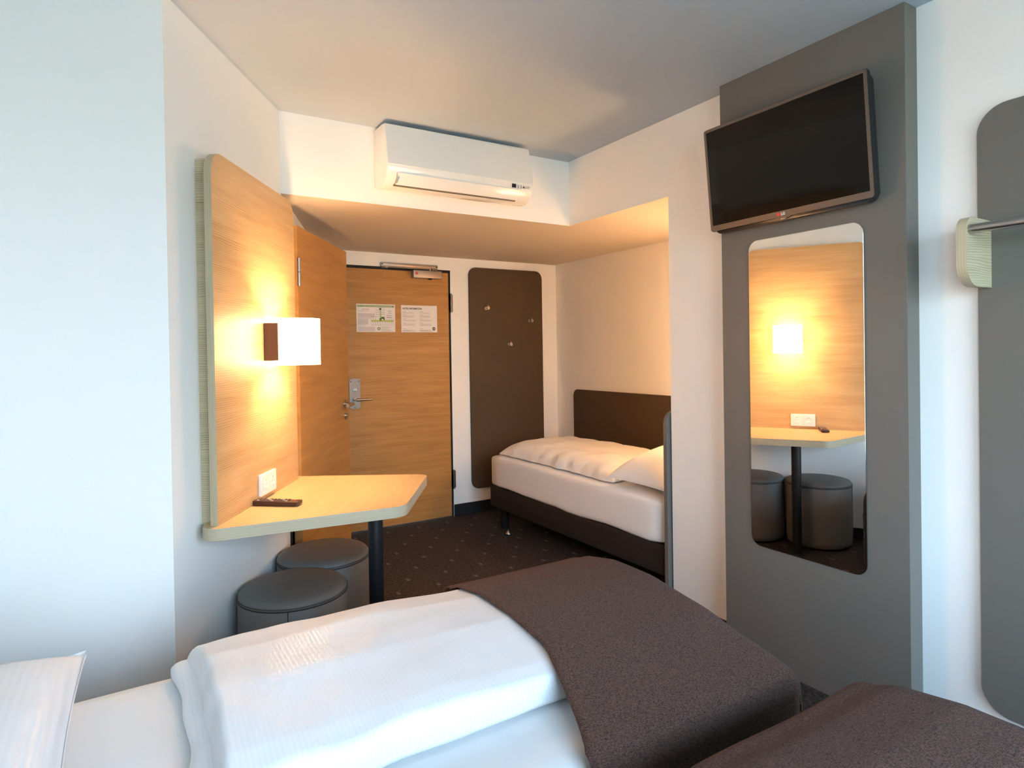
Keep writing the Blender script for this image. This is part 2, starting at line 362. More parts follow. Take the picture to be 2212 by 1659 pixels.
# lowered ceiling over the hall and the bed alcove, with its white front below the main ceiling
bm = bmesh.new(); box(bm, .5, XR+.001, YF, YD+.1, ZS, ZC+.1); box(bm, XR, XA+.15, YO, YD+.1, ZS, ZC+.1)
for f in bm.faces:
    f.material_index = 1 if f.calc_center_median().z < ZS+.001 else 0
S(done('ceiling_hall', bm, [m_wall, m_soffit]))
bm = bmesh.new()
for d in ((YB-.2, VY0, 0, ZC), (VY1, YW1+.1, 0, ZC), (VY0, VY1, 0, VZ0), (VY0, VY1, VZ1, ZC)): box(bm, XL-.1, XL, *d)
S(done('wall_left', bm, m_wall))
S(PR('wall_front', [(XL-.1, YW1), (P0.x, P0.y), (P0.x-.01, P0.y+.25), (XL-.1, YW1+.25)], 0, ZC, m_wall, axis='z'))
# oblique wall behind the desk, then the bathroom wall with its doorway
u2 = Vector((math.cos(RZ2), math.sin(RZ2), 0)); n2 = Vector((u2.y, -u2.x, 0))
q = P0-n2*.2; q2 = PA-n2*.2
S(PR('wall_desk', [(P0.x, P0.y), (PA.x, PA.y), (q2.x, q2.y), (q.x-.1, q.y)], 0, ZC, m_wall, axis='z'))
D3 = Vector((.347, .938, 0)).normalized(); N3 = Vector((D3.y, -D3.x, 0))
def w3(s, off=0, z=0): p = PA+D3*s+N3*off; return Vector((p.x, p.y, z))
def w3wall(bm, s0, s1, z0, z1):
    prism(bm, [tuple(w3(s0).xy), tuple(w3(s1).xy), tuple(w3(s1, -.12).xy), tuple(w3(s0, -.12).xy)], z0, z1, 'z')
bm = bmesh.new(); w3wall(bm, 0, .115, 0, ZS+.05); w3wall(bm, .115, 1.03, 2.03, ZS+.05); w3wall(bm, 1.03, 1.75, 0, ZS+.05)
S(done('wall_bathroom', bm, m_wall))
bm = bmesh.new()
for a in ((-.10, 1.75, -.8, -.7), (-.10, 0.0, -.7, -.11), (1.65, 1.75, -.7, -.12)):
    prism(bm, [tuple(w3(a[0], a[2]).xy), tuple(w3(a[1], a[2]).xy), tuple(w3(a[1], a[3]).xy), tuple(w3(a[0], a[3]).xy)], 0, ZS+.1, 'z')
S(done('wall_bathroom_inner', bm, m_wall))
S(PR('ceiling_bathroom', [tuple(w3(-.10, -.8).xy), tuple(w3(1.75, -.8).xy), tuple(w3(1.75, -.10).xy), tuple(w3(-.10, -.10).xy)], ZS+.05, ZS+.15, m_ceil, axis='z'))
# entrance wall with door opening
DX0, DX1, DZ = 1.345, 2.262, 2.022
bm = bmesh.new(); box(bm, .9, DX0, YD, YD+.15, 0, ZS+.05); box(bm, DX1, XA+.15, YD, YD+.15, 0, ZS+.05); box(bm, DX0, DX1, YD, YD+.15, DZ, ZS+.05)
S(done('wall_entrance', bm, m_wall))
S(B('wall_alcove', (XA, XA+.12, YO-.1, YD+.15, 0, ZS+.05), m_wall))
# right wall ends where the alcove opens; solid block behind it up to the alcove
S(B('wall_right', (XR, XA+.12, YB-.2, YO, 0, ZC+.05), m_wall))
bm = bmesh.new(); box(bm, XL-.1, WX0, YB-.2, YB, 0, ZC); box(bm, WX1, XR+.1, YB-.2, YB, 0, ZC)
box(bm, WX0, WX1, YB-.2, YB, 0, WZ0); box(bm, WX0, WX1, YB-.2, YB, WZ1, ZC)
S(done('wall_back', bm, m_wall))
def window(name, loc, rz, hw, hh):
    wn = S(empty(name, loc, rz))
    bm = bmesh.new()
    for a in ((-hw, -hw+.05), (-.03, .03), (hw-.05, hw)): box(bm, a[0], a[1], -.025, .025, 0, hh, .004)
    for a in ((0, .05), (hh-.05, hh)): box(bm, -hw+.05, -.03, -.025, .025, a[0], a[1]); box(bm, .03, hw-.05, -.025, .025, a[0], a[1])
    done('window_frame', bm, m_white, wn)
    for a in ((-hw+.05, -.03), (.03, hw-.05)): B('pane', (a[0], a[1], -.004, .004, .05, hh-.05), m_glass, wn)
window('window_1', ((WX0+WX1)/2, YB-.1, WZ0), 0, (WX1-WX0)/2, WZ1-WZ0)
window('added_window_2', (XL-.05, (VY0+VY1)/2, VZ0), PI/2, (VY1-VY0)/2, VZ1-VZ0)  # added left-wall window, unseen, throws daylight onto the right wall
# black carpet baseboards
S(B('baseboard_right', (XR-.012, XR, YB, YO, 0, .075), m_base, bev=.003))
S(B('baseboard_entrance', (DX1+.004, XA, YD-.012, YD, 0, .095), m_base, bev=.003))
S(B('baseboard_alcove', (XA-.012, XA, YO, YD-.012, 0, .085), m_base, bev=.003))
S(B('baseboard_front', (XL, P0.x-.005, YW1-.012, YW1, 0, .075), m_base, bev=.003))
def w2root(name, **k): return empty(name, P0, RZ2, **k)     # local x runs along the desk wall, -y into the room
b_ = S(w2root('baseboard_desk')); B('baseboard_strip', (.02, W2L-.005, -.012, 0, 0, .075), m_base, b_, bev=.003)

# ------------------------------------------------------------------ entrance door
dr = S(empty('door_1', (0, YD, 0)))
bm = bmesh.new(); box(bm, DX0, DX0+.012, -.004, .09, 0, DZ); box(bm, DX1-.014, DX1, -.004, .09, 0, DZ); box(bm, DX0, DX1, -.004, .09, DZ-.02, DZ)
done('door_frame', bm, m_blk, dr)
B('door_leaf', (DX0+.014, DX1-.016, -.002, .045, .006, DZ-.022), m_oak_door, dr, bev=.0015)
def hinge(x, z, par, y=-.008):
    bm = bmesh.new(); tube(bm, (x, y, z-.078), (x, y, z-.002), .0075); tube(bm, (x, y, z+.002), (x, y, z+.078), .0075)
    box(bm, x-.018, x+.018, y+.004, y+.008, z-.07, z+.07); return soft(done('hinge', bm, m_dsteel, par))
hinge(DX1+.004, 1.755, dr); hinge(DX1+.004, .305, dr)
bm = bmesh.new(); prism(bm, round_poly([(1.407, .945), (1.448, .932), (1.49, .945), (1.49, 1.155), (1.448, 1.168), (1.407, 1.155)], [.008, .05, .008, .008, .05, .008]), -.002, -.012, 'y', .002)
lp = soft(done('lock_plate', bm, m_dsteel, dr), 30)
for sx_, sz_ in ((1.418, 1.142), (1.479, 1.142), (1.448, .945)): T('screw', (sx_, -.012, sz_), (sx_, -.0135, sz_), .0045, m_pole, lp)
bm = bmesh.new(); tube(bm, (1.448, -.012, 1.078), (1.448, -.02, 1.078), .013); box(bm, 1.444, 1.452, -.036, -.018, 1.064, 1.092, .003)
soft(done('thumb_turn', bm, m_steel, dr))
bm = bmesh.new(); tube(bm, (1.448, -.012, 1.005), (1.448, -.026, 1.005), .014); tube(bm, (1.448, -.02, 1.005), (1.450, -.058, 1.005), .0085)
tube(bm, (1.444, -.058, 1.005), (1.569, -.052, 1.006), .0105, .0075); bmesh.ops.create_uvsphere(bm, u_segments=14, v_segments=8, radius=.0105, matrix=Matrix.Translation((1.446, -.058, 1.005)))
soft(done('door_handle', bm, m_steel, dr))
cl = empty('door_closer', (0, YD, 0), label='silver door closer mounted over the entrance door with a slide rail', cat='door closer')
bm = bmesh.new(); prism(bm, rrect(1.922, 2.165, 1.944, 2.004, .004, 3), -.003, -.055, 'y', .003); soft(done('closer_body', bm, m_alu, cl))
bm = bmesh.new(); tube(bm, (1.946, -.055, 1.978), (1.946, -.0558, 1.978), .0125); o = done('round_sticker', bm, m_red, cl)
for i, x in enumerate((2.098, 2.108, 2.118, 2.128)): B('printed_mark', (x, x+.006, -.0556, -.055, 1.953, 1.960), m_grey, cl)
bm = bmesh.new(); prism(bm, rrect(1.665, 2.140, 2.026, 2.052, .003, 3), -.002, -.03, 'y', .002); soft(done('slide_rail', bm, m_alu, cl))
for x in (1.674, 2.131): T('rail_screw', (x, -.030, 2.039), (x, -.0308, 2.039), .006, m_blk, cl)
for x in (1.672, 2.09): B('rail_end_block', (x, x+.05, -.024, -.006, 2.012, 2.026), m_dsteel, cl)
bm = bmesh.new(); box(bm, 1.70, 2.078, -.030, -.020, 2.017, 2.022); tube(bm, (2.075, -.026, 2.004), (2.075, -.026, 2.026), .007); soft(done('closer_arm', bm, m_steel, cl))
T('adjuster_knob', (2.072, -.03, 1.944), (2.072, -.03, 1.936), .016, m_blk, cl)

# ------------------------------------------------------------------ notices on the entrance door
pp = empty('evacuation_plan', (1.474, YD-.002, 1.516), label='printed escape route plan with green floor plan on the entrance door', cat='notice', group='notices on the entrance door')
PW, PH = .308, .214
B('sheet', (0, PW, -.0012, 0, 0, PH), m_paper, pp)
def ink(bm, x0, x1, z0, z1, y=-.0014): box(bm, x0, x1, y, -.0011, z0, z1)
bm = bmesh.new(); ink(bm, .006, PW-.008, PH-.023, PH-.008); done('header_band', bm, m_green, pp)
text('header_writing', "FLUCHT- UND RETTUNGSPLAN  ESCAPE ROUTE  PLAN D'ÉVACUATION", .0105, m_lgw, pp, .009, -.0016, PH-.0195, xs=.80, ext=.00005)
bm = bmesh.new()
rr = random.Random(3)
for (z0, n, x1) in ((.112, 9, .148), (.058, 12, .098), (.006, 10, .150)):
    for i in range(n):
        z = z0+i*.0036+ (0)
        ink(bm, .010, x1-rr.random()*.012, z, z+.0017)
for (z, x1) in ((.160, .10), (.105, .11), (.049, .07)): ink(bm, .010, x1, z, z+.0026)
done('text_lines', bm, m_grey, pp)
bm = bmesh.new()
for i in range(8): ink(bm, .045+i*.007, .050+i*.007, .172, .1765)
done('red_writing', bm, m_red, pp)
bm = bmesh.new()
def rect_line(x0, x1, z0, z1, t=.0007):
    ink(bm, x0, x1, z0, z0+t); ink(bm, x0, x1, z1-t, z1); ink(bm, x0, x0+t, z0, z1); ink(bm, x1-t, x1, z0, z1)
for i in range(4):
    rect_line(.155, .181, .118+i*.017, .135+i*.017); rect_line(.196, .220, .118+i*.017, .135+i*.017)
for i in range(10): rect_line(.112+i*.0186, .1306+i*.0186, .052, .077)
for i in range(10):
    if i in (3, 4, 5): continue
    rect_line(.112+i*.0186, .1306+i*.0186, .094, .118)
done('room_outlines', bm, m_ink, pp)
bm = bmesh.new(); ink(bm, .184, .192, .085, .185, -.0015); ink(bm, .115, .296, .081, .090, -.0015); ink(bm, .178, .198, .084, .100, -.0015)
for i in range(9): bmesh.ops.create_cone(bm, cap_ends=True, segments=12, radius1=.0062, radius2=.0062, depth=.0004, matrix=Matrix.Translation((.122+i*.021, -.0014, .0855)) @ Matrix.Rotation(PI/2, 4, 'X'))
done('escape_route', bm, m_lime, pp)
bm = bmesh.new(); ink(bm, .194, .220, .102, .116, -.0015); ink(bm, .212, .222, .093, .104, -.0015); ink(bm, .180, .196, .100, .106, -.0015)
done('stairs_block', bm, m_dgreen, pp)
bm = bmesh.new(); bmesh.ops.create_cone(bm, cap_ends=True, segments=16, radius1=.0085, radius2=.0085, depth=.0005, matrix=Matrix.Translation((.188, -.0015, .178)) @ Matrix.Rotation(PI/2, 4, 'X'))
done('exit_disc', bm, m_dgreen, pp)
bm = bmesh.new()
ink(bm, .162, .188, .013, .037); done('assembly_point_sign', bm, m_green, pp)
bm = bmesh.new(); ink(bm, .171, .179, .021, .029, -.0016)
for (x, z) in ((.165, .016), (.185, .016), (.165, .034), (.185, .034)): bmesh.ops.create_cone(bm, cap_ends=True, segments=3, radius1=.004, radius2=.004, depth=.0004, matrix=Matrix.Translation((x, -.0014, z)) @ Matrix.Rotation(PI/2, 4, 'X'))
done('assembly_point_arrows', bm, m_lgw, pp)
bm = bmesh.new()
for i, (z, x1) in enumerate(((.038, .27), (.033, .262), (.024, .25), (.019, .262), (.010, .27), (.006, .285))): ink(bm, .194, x1, z, z+.002)
done('footer_writing', bm, m_grey, pp)
bm = bmesh.new()
for i in range(4): ink(bm, .252, .276, .163-i*.0165, .166-i*.0165); ink(bm, .252, .282, .159-i*.0165, .161-i*.0165)
done('legend_writing', bm, m_grey, pp)
bm = bmesh.new()
for i in range(2): bmesh.ops.create_cone(bm, cap_ends=True, segments=12, radius1=.004, radius2=.004, depth=.0004, matrix=Matrix.Translation((.245, -.0013, .130-i*.0165)) @ Matrix.Rotation(PI/2, 4, 'X'))
done('legend_symbols', bm, m_red, pp)
hp = empty('information_sheet', (1.832, YD-.002, 1.514), label='printed hotel information sheet in two columns, right of the escape plan', cat='notice', group='notices on the entrance door')
B('sheet', (0, PW, -.0012, 0, 0, PH), m_paper, hp)
text('heading', 'HOTEL INFORMATION', .0185, m_ink, hp, .012, -.0014, PH-.032, bold=.0006, xs=.86)
bm = bmesh.new()
for col_, x0 in enumerate((.012, .156)):
    for (z, n) in ((.162, 2), (.138, 4), (.105, 3), (.073, 4), (.026, 5)):
        ink(bm, x0, x0+.03, z, z+.0026)
        for i in range(n): ink(bm, x0, x0+.118-rr.random()*.03, z-.007-i*.0042, z-.0056-i*.0042)
    ink(bm, x0, x0+.065, .012, .014)
done('text_lines', bm, m_grey, hp)
bm = bmesh.new(); bmesh.ops.create_cone(bm, cap_ends=True, segments=28, radius1=.0135, radius2=.0135, depth=.0005, matrix=Matrix.Translation((.278, -.0014, .029)) @ Matrix.Rotation(PI/2, 4, 'X'))
done('round_logo', bm, m_gold, hp)
text('logo_writing', 'B&B', .0095, m_lgw, hp, .278, -.0019, .0258, align='CENTER')

# ------------------------------------------------------------------ bathroom door, standing ajar
H3 = Vector((.733, 3.247, 0)); E3 = Vector((1.192, 3.950, 0)); RZ3 = math.atan2(E3.y-H3.y, E3.x-H3.x); LL = (E3-H3).length
d2_ = S(empty('door_2', H3, RZ3))     # local x along the leaf, -y faces the room
B('door_leaf', (.0, LL, 0, .04, .006, 2.0), m_oak_door, d2_, bev=.0015)
B('leaf_edge_band', (-.004, .0, .0, .04, .006, 2.0), m_oak_door, d2_)
bm = bmesh.new()
for z in (1.765, .25): tube(bm, (-.008, -.008, z-.07), (-.008, -.008, z-.002), .008); tube(bm, (-.008, -.008, z+.002), (-.008, -.008, z+.07), .008); box(bm, -.01, .012, -.004, .0, z-.065, z+.065)
soft(done('hinge', bm, m_steel, d2_))
bm = bmesh.new(); tube(bm, (.757, 0, 1.038), (.757, -.008, 1.038), .026); tube(bm, (.757, -.008, 1.038), (.757, -.05, 1.038), .009)
tube(bm, (.762, -.05, 1.038), (.642, -.05, 1.036), .010); bmesh.ops.create_uvsphere(bm, u_segments=14, v_segments=8, radius=.010, matrix=Matrix.Translation((.762, -.05, 1.038)))
soft(done('door_handle', bm, m_steel, d2_))
bm = bmesh.new(); tube(bm, (.757, 0, .967), (.757, -.008, .967), .025); tube(bm, (.757, -.008, .967), (.757, -.016, .967), .010); soft(done('lock_rosette', bm, m_steel, d2_))
bm = bmesh.new()
for s0, s1, z0, z1 in ((.100, .118, 0, 2.045), (1.028, 1.046, 0, 2.045), (.118, 1.028, 2.022, 2.045)):
    prism(bm, [tuple((w3(s0, .006)-H3).xy), tuple((w3(s1, .006)-H3).xy), tuple((w3(s1, -.126)-H3).xy), tuple((w3(s0, -.126)-H3).xy)], z0, z1, 'z')
bm.transform(Matrix.Rotation(-RZ3, 4, 'Z')); done('door_frame', bm, m_blk, d2_)

# ------------------------------------------------------------------ oak wall panel with backing box, desk, lamp, socket
pn = w2root('oak_wall_panel', label='light oak wall panel with rounded corners rising behind the desk', cat='wall panel')
bm = bmesh.new(); prism(bm, rrect(.125, .925, .766, 2.062, (.0, .0, .075, .075)), -.060, -.086, 'y', .0015, side_mi=1)
done('panel_face', bm, [m_oak, m_edge_v], pn)
B('backing_box', (.186, .88, -.060, 0, .755, 2.045), m_oak_pale, pn, bev=.001)
tb = w2root('desk_table', label='light oak wedge-shaped desk on a black post, fixed to the oak panel', cat='desk')
DZT, DTH = .766, .042
pts = round_poly([(.055, -.03), (.372, -.688), (.992, -.688), (.992, -.03)], [.055, .075, .05, 0])
bm = bmesh.new(); prism(bm, pts, DZT-DTH, DZT, 'z', .0015, side_mi=1); done('tabletop', bm, [m_oak_desk, m_edge], tb)
lg = T('table_leg', (.575, -.525, .004), (.575, -.525, DZT-DTH), .030, m_pole, tb, n=32)
bm = bmesh.new(); tube(bm, (.575, -.525, 0), (.575, -.525, .006), .05, .048, 48); soft(done('foot_plate', bm, m_pole, tb))
def wall_lamp(root, x, z, y0=0.0, power=1.0):
    """drum shade on a flat bracket; local -y into the room"""
    B('bracket', (x-.088, x+.088, y0-.060, y0, z-.078, z+.078), m_brown, root, bev=.003)
    cyy = y0-.105; r = .0955; h = .097
    bm = bmesh.new(); n = 64
    prof = [(r-.0015, -h), (r, -h), (r, h), (r-.0015, h), (r-.0015, -h)]
    lathe(bm, [(a, z+b) for a, b in prof], n, (x, cyy)); o = done('lamp_shade', bm, m_shade, root, smooth=False); soft(o)
    bm = bmesh.new(); bmesh.ops.create_uvsphere(bm, u_segments=20, v_segments=12, radius=.022, matrix=Matrix.Translation((x, cyy-.012, z))); done('bulb', bm, m_bulb, root, smooth=True)
    ld = bpy.data.lights.new('lamp_light', 'POINT'); ld.energy = LAMP_W*power; ld.color = LAMP_COL; ld.shadow_soft_size = .024
    lo = bpy.data.objects.new('lamp_light', ld); C.objects.link(lo); lo.parent = root; lo.location = (x, cyy-.012, z)
    return root
LX = .635
wl = w2root('wall_lamp', label='lit wall lamp with white drum shade on the oak panel above the desk', cat='lamp', group='wall lamps'); wall_lamp(wl, LX, 1.405, -.086)
wl2 = empty('wall_lamp', (2.93, YO, 0), PI, label='lit wall lamp over the pillow end of the alcove bed', cat='lamp', group='wall lamps'); wall_lamp(wl2, 0, 1.40, 0, .45)
so = w2root('power_socket', label='white double power socket on the oak panel above the desk', cat='socket')
sx0, sx1, sz0, sz1 = .468, .626, .786, .872
bm = bmesh.new(); prism(bm, rrect(sx0, sx1, sz0, sz1, .003, 3), -.086, -.097, 'y', .0015); done('socket_frame', bm, m_white, so)
for i in range(2):
    x0 = sx0+.007+i*.0735; x1 = x0+.0705; cx, cz = (x0+x1)/2, (sz0+sz1)/2
    bm = bmesh.new(); n = 40
    outer = rrect(x0, x1, sz0+.007, sz1-.007, .002, 2)
    prism(bm, outer, -.0965, -.099, 'y')
    o = done('outlet', bm, m_outlet, so)
    bm = bmesh.new()
    pr = [(.0215, -.0992), (.0205, -.1005), (.0195, -.0992), (.019, -.0991), (.0, -.0991)]
    lathe(bm, pr, 36); bm.transform(Matrix.Identity(4))
    for v in bm.verts: v.co = Vector((cx+v.co.x, v.co.z, cz+v.co.y))
    rg = done('socket_well', bm, m_white, o); soft(rg)
    bm = bmesh.new()
    for dx in (-.0095, .0095): tube(bm, (cx+dx, -.0991, cz), (cx+dx, -.0996, cz), .0028, n=12)
    tube(bm, (cx, -.0991, cz), (cx, -.0998, cz), .0016, n=8)
    for dz in (-.018, .018): box(bm, cx-.002, cx+.002, -.101, -.0991, cz+dz-.003, cz+dz+.003)
    done('pin_holes', bm, m_grey, o)
# remote control lying on the desk
rm = empty('remote_control', (.485, 2.560, DZT), math.atan2(-.118, .142), label='dark brown remote control lying on the desk by the socket', cat='remote control')
bm = bmesh.new()
vs = [(-.091, 0), (-.085, .0), (-.02, .0), (.085, .002), (.091, .006), (.091, .018), (-.091, .020), (-.093, .012)]
prism(bm, vs, -.024, .024, 'y', .003); soft(done('remote_body', bm, m_remote, rm), 35)
for i in range(9):
    for j in range(3):
        B('button', (-.078+i*.0145, -.070+i*.0145, -.018+j*.0130, -.009+j*.0130, .0185, .0216), m_button if (i+j) % 4 else m_grey, rm, bev=.001, seg=1)
B('power_button', (.066, .076, -.005, .005, .0175, .0205), m_red, rm, bev=.001)

# ------------------------------------------------------------------ stools
def stool(x, y, label, rz):
    r = empty('stool', (x, y, 0), rz, label=label, cat='stool', group='round leatherette stools under the desk')
    R, Hh = .205, .447
    bm = bmesh.new(); lathe(bm, [(0, .012), (R-.02, .012), (R-.004, .022), (R, .05), (R+.002, .2), (R, Hh-.035), (R-.002, Hh-.033)], 72); soft(done('stool_body', bm, m_leather, r), 50)
    bm = bmesh.new(); lathe(bm, [(R-.002, Hh-.033), (R+.001, Hh-.030), (R-.002, Hh-.016), (R-.014, Hh-.004), (R-.035, Hh+.001), (R*.6, Hh+.006), (R*.3, Hh+.008), (0, Hh+.009)], 72); soft(done('stool_cushion', bm, m_leather, r), 60)
    bm = bmesh.new(); n = 72
    for (rr_, zz) in ((R+.0005, Hh-.0335),):
        prof = [(rr_+.0016*math.cos(a), zz+.0016*math.sin(a)) for a in [2*PI*k/6 for k in range(7)]]
        lathe(bm, prof, n)
    prof = [(R+.0006+.0010*math.cos(a), Hh-.024+.0010*math.sin(a)) for a in [2*PI*k/6 for k in range(7)]]; lathe(bm, prof, n)
    tube(bm, (R+.001, 0, .03), (R+.001, 0, Hh-.034), .0014, n=6)
    done('seam', bm, m_stitch, r)
    for k in range(4): T('glide', (.15*math.cos(k*PI/2), .15*math.sin(k*PI/2), 0), (.15*math.cos(k*PI/2), .15*math.sin(k*PI/2), .014), .014, m_blk, r, n=12)
    return r
def w2p(s, off): p = P0+u2*s+n2*off; return p.x, p.y
stool(*w2p(.450, .225), 'grey leatherette drum stool nearest the camera, beside the front bed', math.radians(-108))
stool(*w2p(.872, .215), 'grey leatherette drum stool behind the near stool, beside the desk post', math.radians(60))

# ------------------------------------------------------------------ air conditioner
ac = empty('air_conditioner', (0, YF, 0), label='white wall-mounted air conditioner under the ceiling', cat='air conditioner')
prof = [(0, 2.213), (.03, 2.203), (.08, 2.190), (.110, 2.188), (.150, 2.203), (.178, 2.228), (.193, 2.262), (.197, 2.285), (.196, 2.30), (.160, 2.485), (.150, 2.499), (.13, 2.503), (0, 2.503)]
AX0, AX1 = 1.104, 1.966
bm = bmesh.new(); prism(bm, [(-d, z) for d, z in prof], AX0, AX1, 'x', .006); soft(done('ac_body', bm, m_acw, ac), 35)
fpr = [(.1985, 2.290), (.163, 2.484), (.153, 2.500), (.150, 2.4985), (.190, 2.292)]
bm = bmesh.new(); prism(bm, [(-d-.0015, z) for d, z in fpr], AX0+.004, AX1-.004, 'x', .0008); soft(done('front_panel', bm, m_acw, ac), 35)
lv = [(.1925, 2.250), (.1745, 2.2155), (.1545, 2.1985), (.1515, 2.2015), (.170, 2.219), (.189, 2.252)]
bm = bmesh.new(); prism(bm, [(-d-.003, z) for d, z in lv], AX0+.055, AX1-.085, 'x', .0006); soft(done('louver', bm, m_acw, ac), 35)
lv2 = [(.1515, 2.2025), (.137, 2.195), (.135, 2.199), (.150, 2.206)]
bm = bmesh.new(); prism(bm, [(-d-.0015, z) for d, z in lv2], AX0+.05, AX1-.09, 'x'); done('air_slot', bm, mat('ac_slot_shadow', (.16, .15, .12), .6), ac)
B('louver_gap', (AX0+.0525, AX0+.055, -.190, -.150, 2.202, 2.25), m_grey, ac)
# display, marks and label lie on the sloping lower front
def face_pt(t): a, b = Vector((.1955, 2.268)), Vector((.198, 2.288)); return a
B('display_window', (AX1-.140, AX1-.115, -.1985, -.19, 2.259, 2.279), m_blk, ac)
bm = bmesh.new()
for x in (AX1-.106, AX1-.088):
    box(bm, x, x+.012, -.1975, -.19, 2.274, 2.2750); box(bm, x+.004, x+.0046, -.1975, -.19, 2.258, 2.274); box(bm, x+.008, x+.0086, -.1975, -.19, 2.258, 2.274)
done('indicator_lamps', bm, m_grey, ac)
bm = bmesh.new()
for a in (90, 210, 330):
    cx, cz = AX1-.064+.0042*math.cos(math.radians(a)), 2.266+.0042*math.sin(math.radians(a)); d = Vector((math.cos(math.radians(a)), math.sin(math.radians(a)))); e = Vector((-d.y, d.x))
    pts = [(cx-d.x*.004, cz-d.y*.004), (cx+e.x*.0024, cz+e.y*.0024), (cx+d.x*.004, cz+d.y*.004), (cx-e.x*.0024, cz-e.y*.0024)]
    prism(bm, pts, -.19, -.1985, 'y')
done('maker_logo', bm, m_ink, ac)
text('maker_writing', 'MITSUBISHI\nELECTRIC', .0068, m_ink, ac, AX1-.056, -.1988, 2.2675, xs=.9, ext=.0001)
bm = bmesh.new(); prism(bm, [(-.062, 2.1935), (-.105, 2.1872), (-.105, 2.1862), (-.062, 2.1925)], AX0+.46, AX0+.63, 'x'); done('rating_label', bm, mat('label_grey', (.45, .40, .30), .6, vary=(90, (.62, .57, .45))), ac)

# ------------------------------------------------------------------ coat panel with hooks beside the entrance door
cp = empty('coat_panel', (0, YD-.0015, 0), label='tall dark brown panel with rounded corners beside the entrance door', cat='wall panel')
bm = bmesh.new(); prism(bm, rrect(2.430, 3.160, .203, 2.058, .065), 0, -.019, 'y', .002); done('board', bm, m_brownlam, cp)
for i, (x, z) in enumerate(((2.585, 1.718), (3.022, 1.617), (2.804, 1.411))):
    bm = bmesh.new(); tube(bm, (x, -.019, z), (x, -.023, z), .014); tube(bm, (x, -.02, z), (x, -.062, z), .006); tube(bm, (x, -.052, z), (x, -.066, z), .0125, .0135)
    tube(bm, (x, -.060, z), (x, -.060, z+.022), .0035, n=12)
    soft(done('hook', bm, m_steel, cp))

# ------------------------------------------------------------------ tall taupe column panel, mirror, television on the right wall
# wall frame for the right wall: local x runs towards the camera, -y into the room
def rroot(name, x, **k): return empty(name, (x, 0, 0), -PI/2, **k)
def ly(y): return -y        # world y -> local x
cpn = tag(B('tall_wall_panel', (XP, XR, 1.126, 1.912, 0, ZC), m_taupe, bev=.0015), 'tall taupe panel from floor to ceiling carrying the television and mirror', 'wall panel')
mr_ = rroot('wall_mirror', XP, label='frameless wall mirror with rounded corners on the tall taupe panel', cat='mirror')
out = rrect(ly(1.766), ly(1.271), .505, 1.804, .045, 10)
bm = bmesh.new(); prism(bm, out, 0, -.005, 'y', .0012); done('mirror_edge', bm, mat('polished_glass_edge', (.55, .55, .52), .08, metal=1), mr_)
bm = bmesh.new(); prism(bm, rrect(ly(1.764), ly(1.273), .507, 1.802, .043, 10), -.005, -.0056, 'y'); done('mirror_glass', bm, m_mirror, mr_)
# television, leaning forward from the panel
tv = empty('television', (2.236, 1.566, 1.868), -PI/2, label='flat black television tilted down from the tall taupe panel', cat='television')
tv.rotation_euler = (0, 0, -PI/2)
TW, TH, TD = .722, .446, .032
tilt = Matrix.Rotation(math.radians(5.3), 4, 'X')
def tvdone(name, bm, m, par=None, ang=35):
    bm.transform(tilt); o = done(name, bm, m, par or tv); soft(o, ang); return o
bm = bmesh.new(); prism(bm, rrect(-TW/2, TW/2, 0, TH, .012, 5), .014, .0, 'y', .003); prism(bm, rrect(-TW/2+.012, TW/2-.004, -.012, TH-.004, .03, 6), .042, .010, 'y', .006); tvdone('tv_housing', bm, m_tvside)
bm = bmesh.new()
o_ = rrect(-TW/2+.002, TW/2-.002, .002, TH-.002, .010, 5); i_ = rrect(-TW/2+.014, TW/2-.014, .026, TH-.014, .002, 5)
n = len(o_)
for y, flip in ((-.004, 0),):
    vo = [bm.verts.new((a, y, b)) for a, b in o_]; vi = [bm.verts.new((a, y, b)) for a, b in i_]
    vb = [bm.verts.new((a, 0, b)) for a, b in o_]; vj = [bm.verts.new((a, 0.001, b)) for a, b in i_]
    for k in range(n):
        j = (k+1) % n
        bm.faces.new((vo[k], vo[j], vi[j], vi[k])); bm.faces.new((vb[k], vb[j], vo[j], vo[k])); bm.faces.new((vi[k], vi[j], vj[j], vj[k]))
# small chin bulge in the middle of the lower edge
prism(bm, [(-.045, .003), (.045, .003), (.022, -.004), (-.022, -.004)], -.004, .012, 'y')
tvdone('tv_bezel', bm, m_bezel)
bm = bmesh.new(); prism(bm, rrect(-TW/2+.013, TW/2-.013, .025, TH-.013, .002, 2), .002, -.0015, 'y'); tvdone('tv_screen', bm, m_screen)
bm = bmesh.new(); prism(bm, rrect(-.012, .012, -.008, .002, .003, 3), -.0025, .008, 'y', .001); tvdone('standby_light', bm, m_alu)
bm = bmesh.new(); tube(bm, (-.018, -.004, .014), (-.018, -.0048, .014), .0068); lgo = tvdone('logo_disc', bm, m_lgred)
lt = text('logo_writing', 'LG', .0155, m_lgw, tv, -.007, -.0046, .0085, bold=.0005); lt.data.transform(tilt)
bm = bmesh.new(); box(bm, -.1, .1, .012, .046, .12, .32, .004); done('wall_bracket', bm, m_tvside, tv)

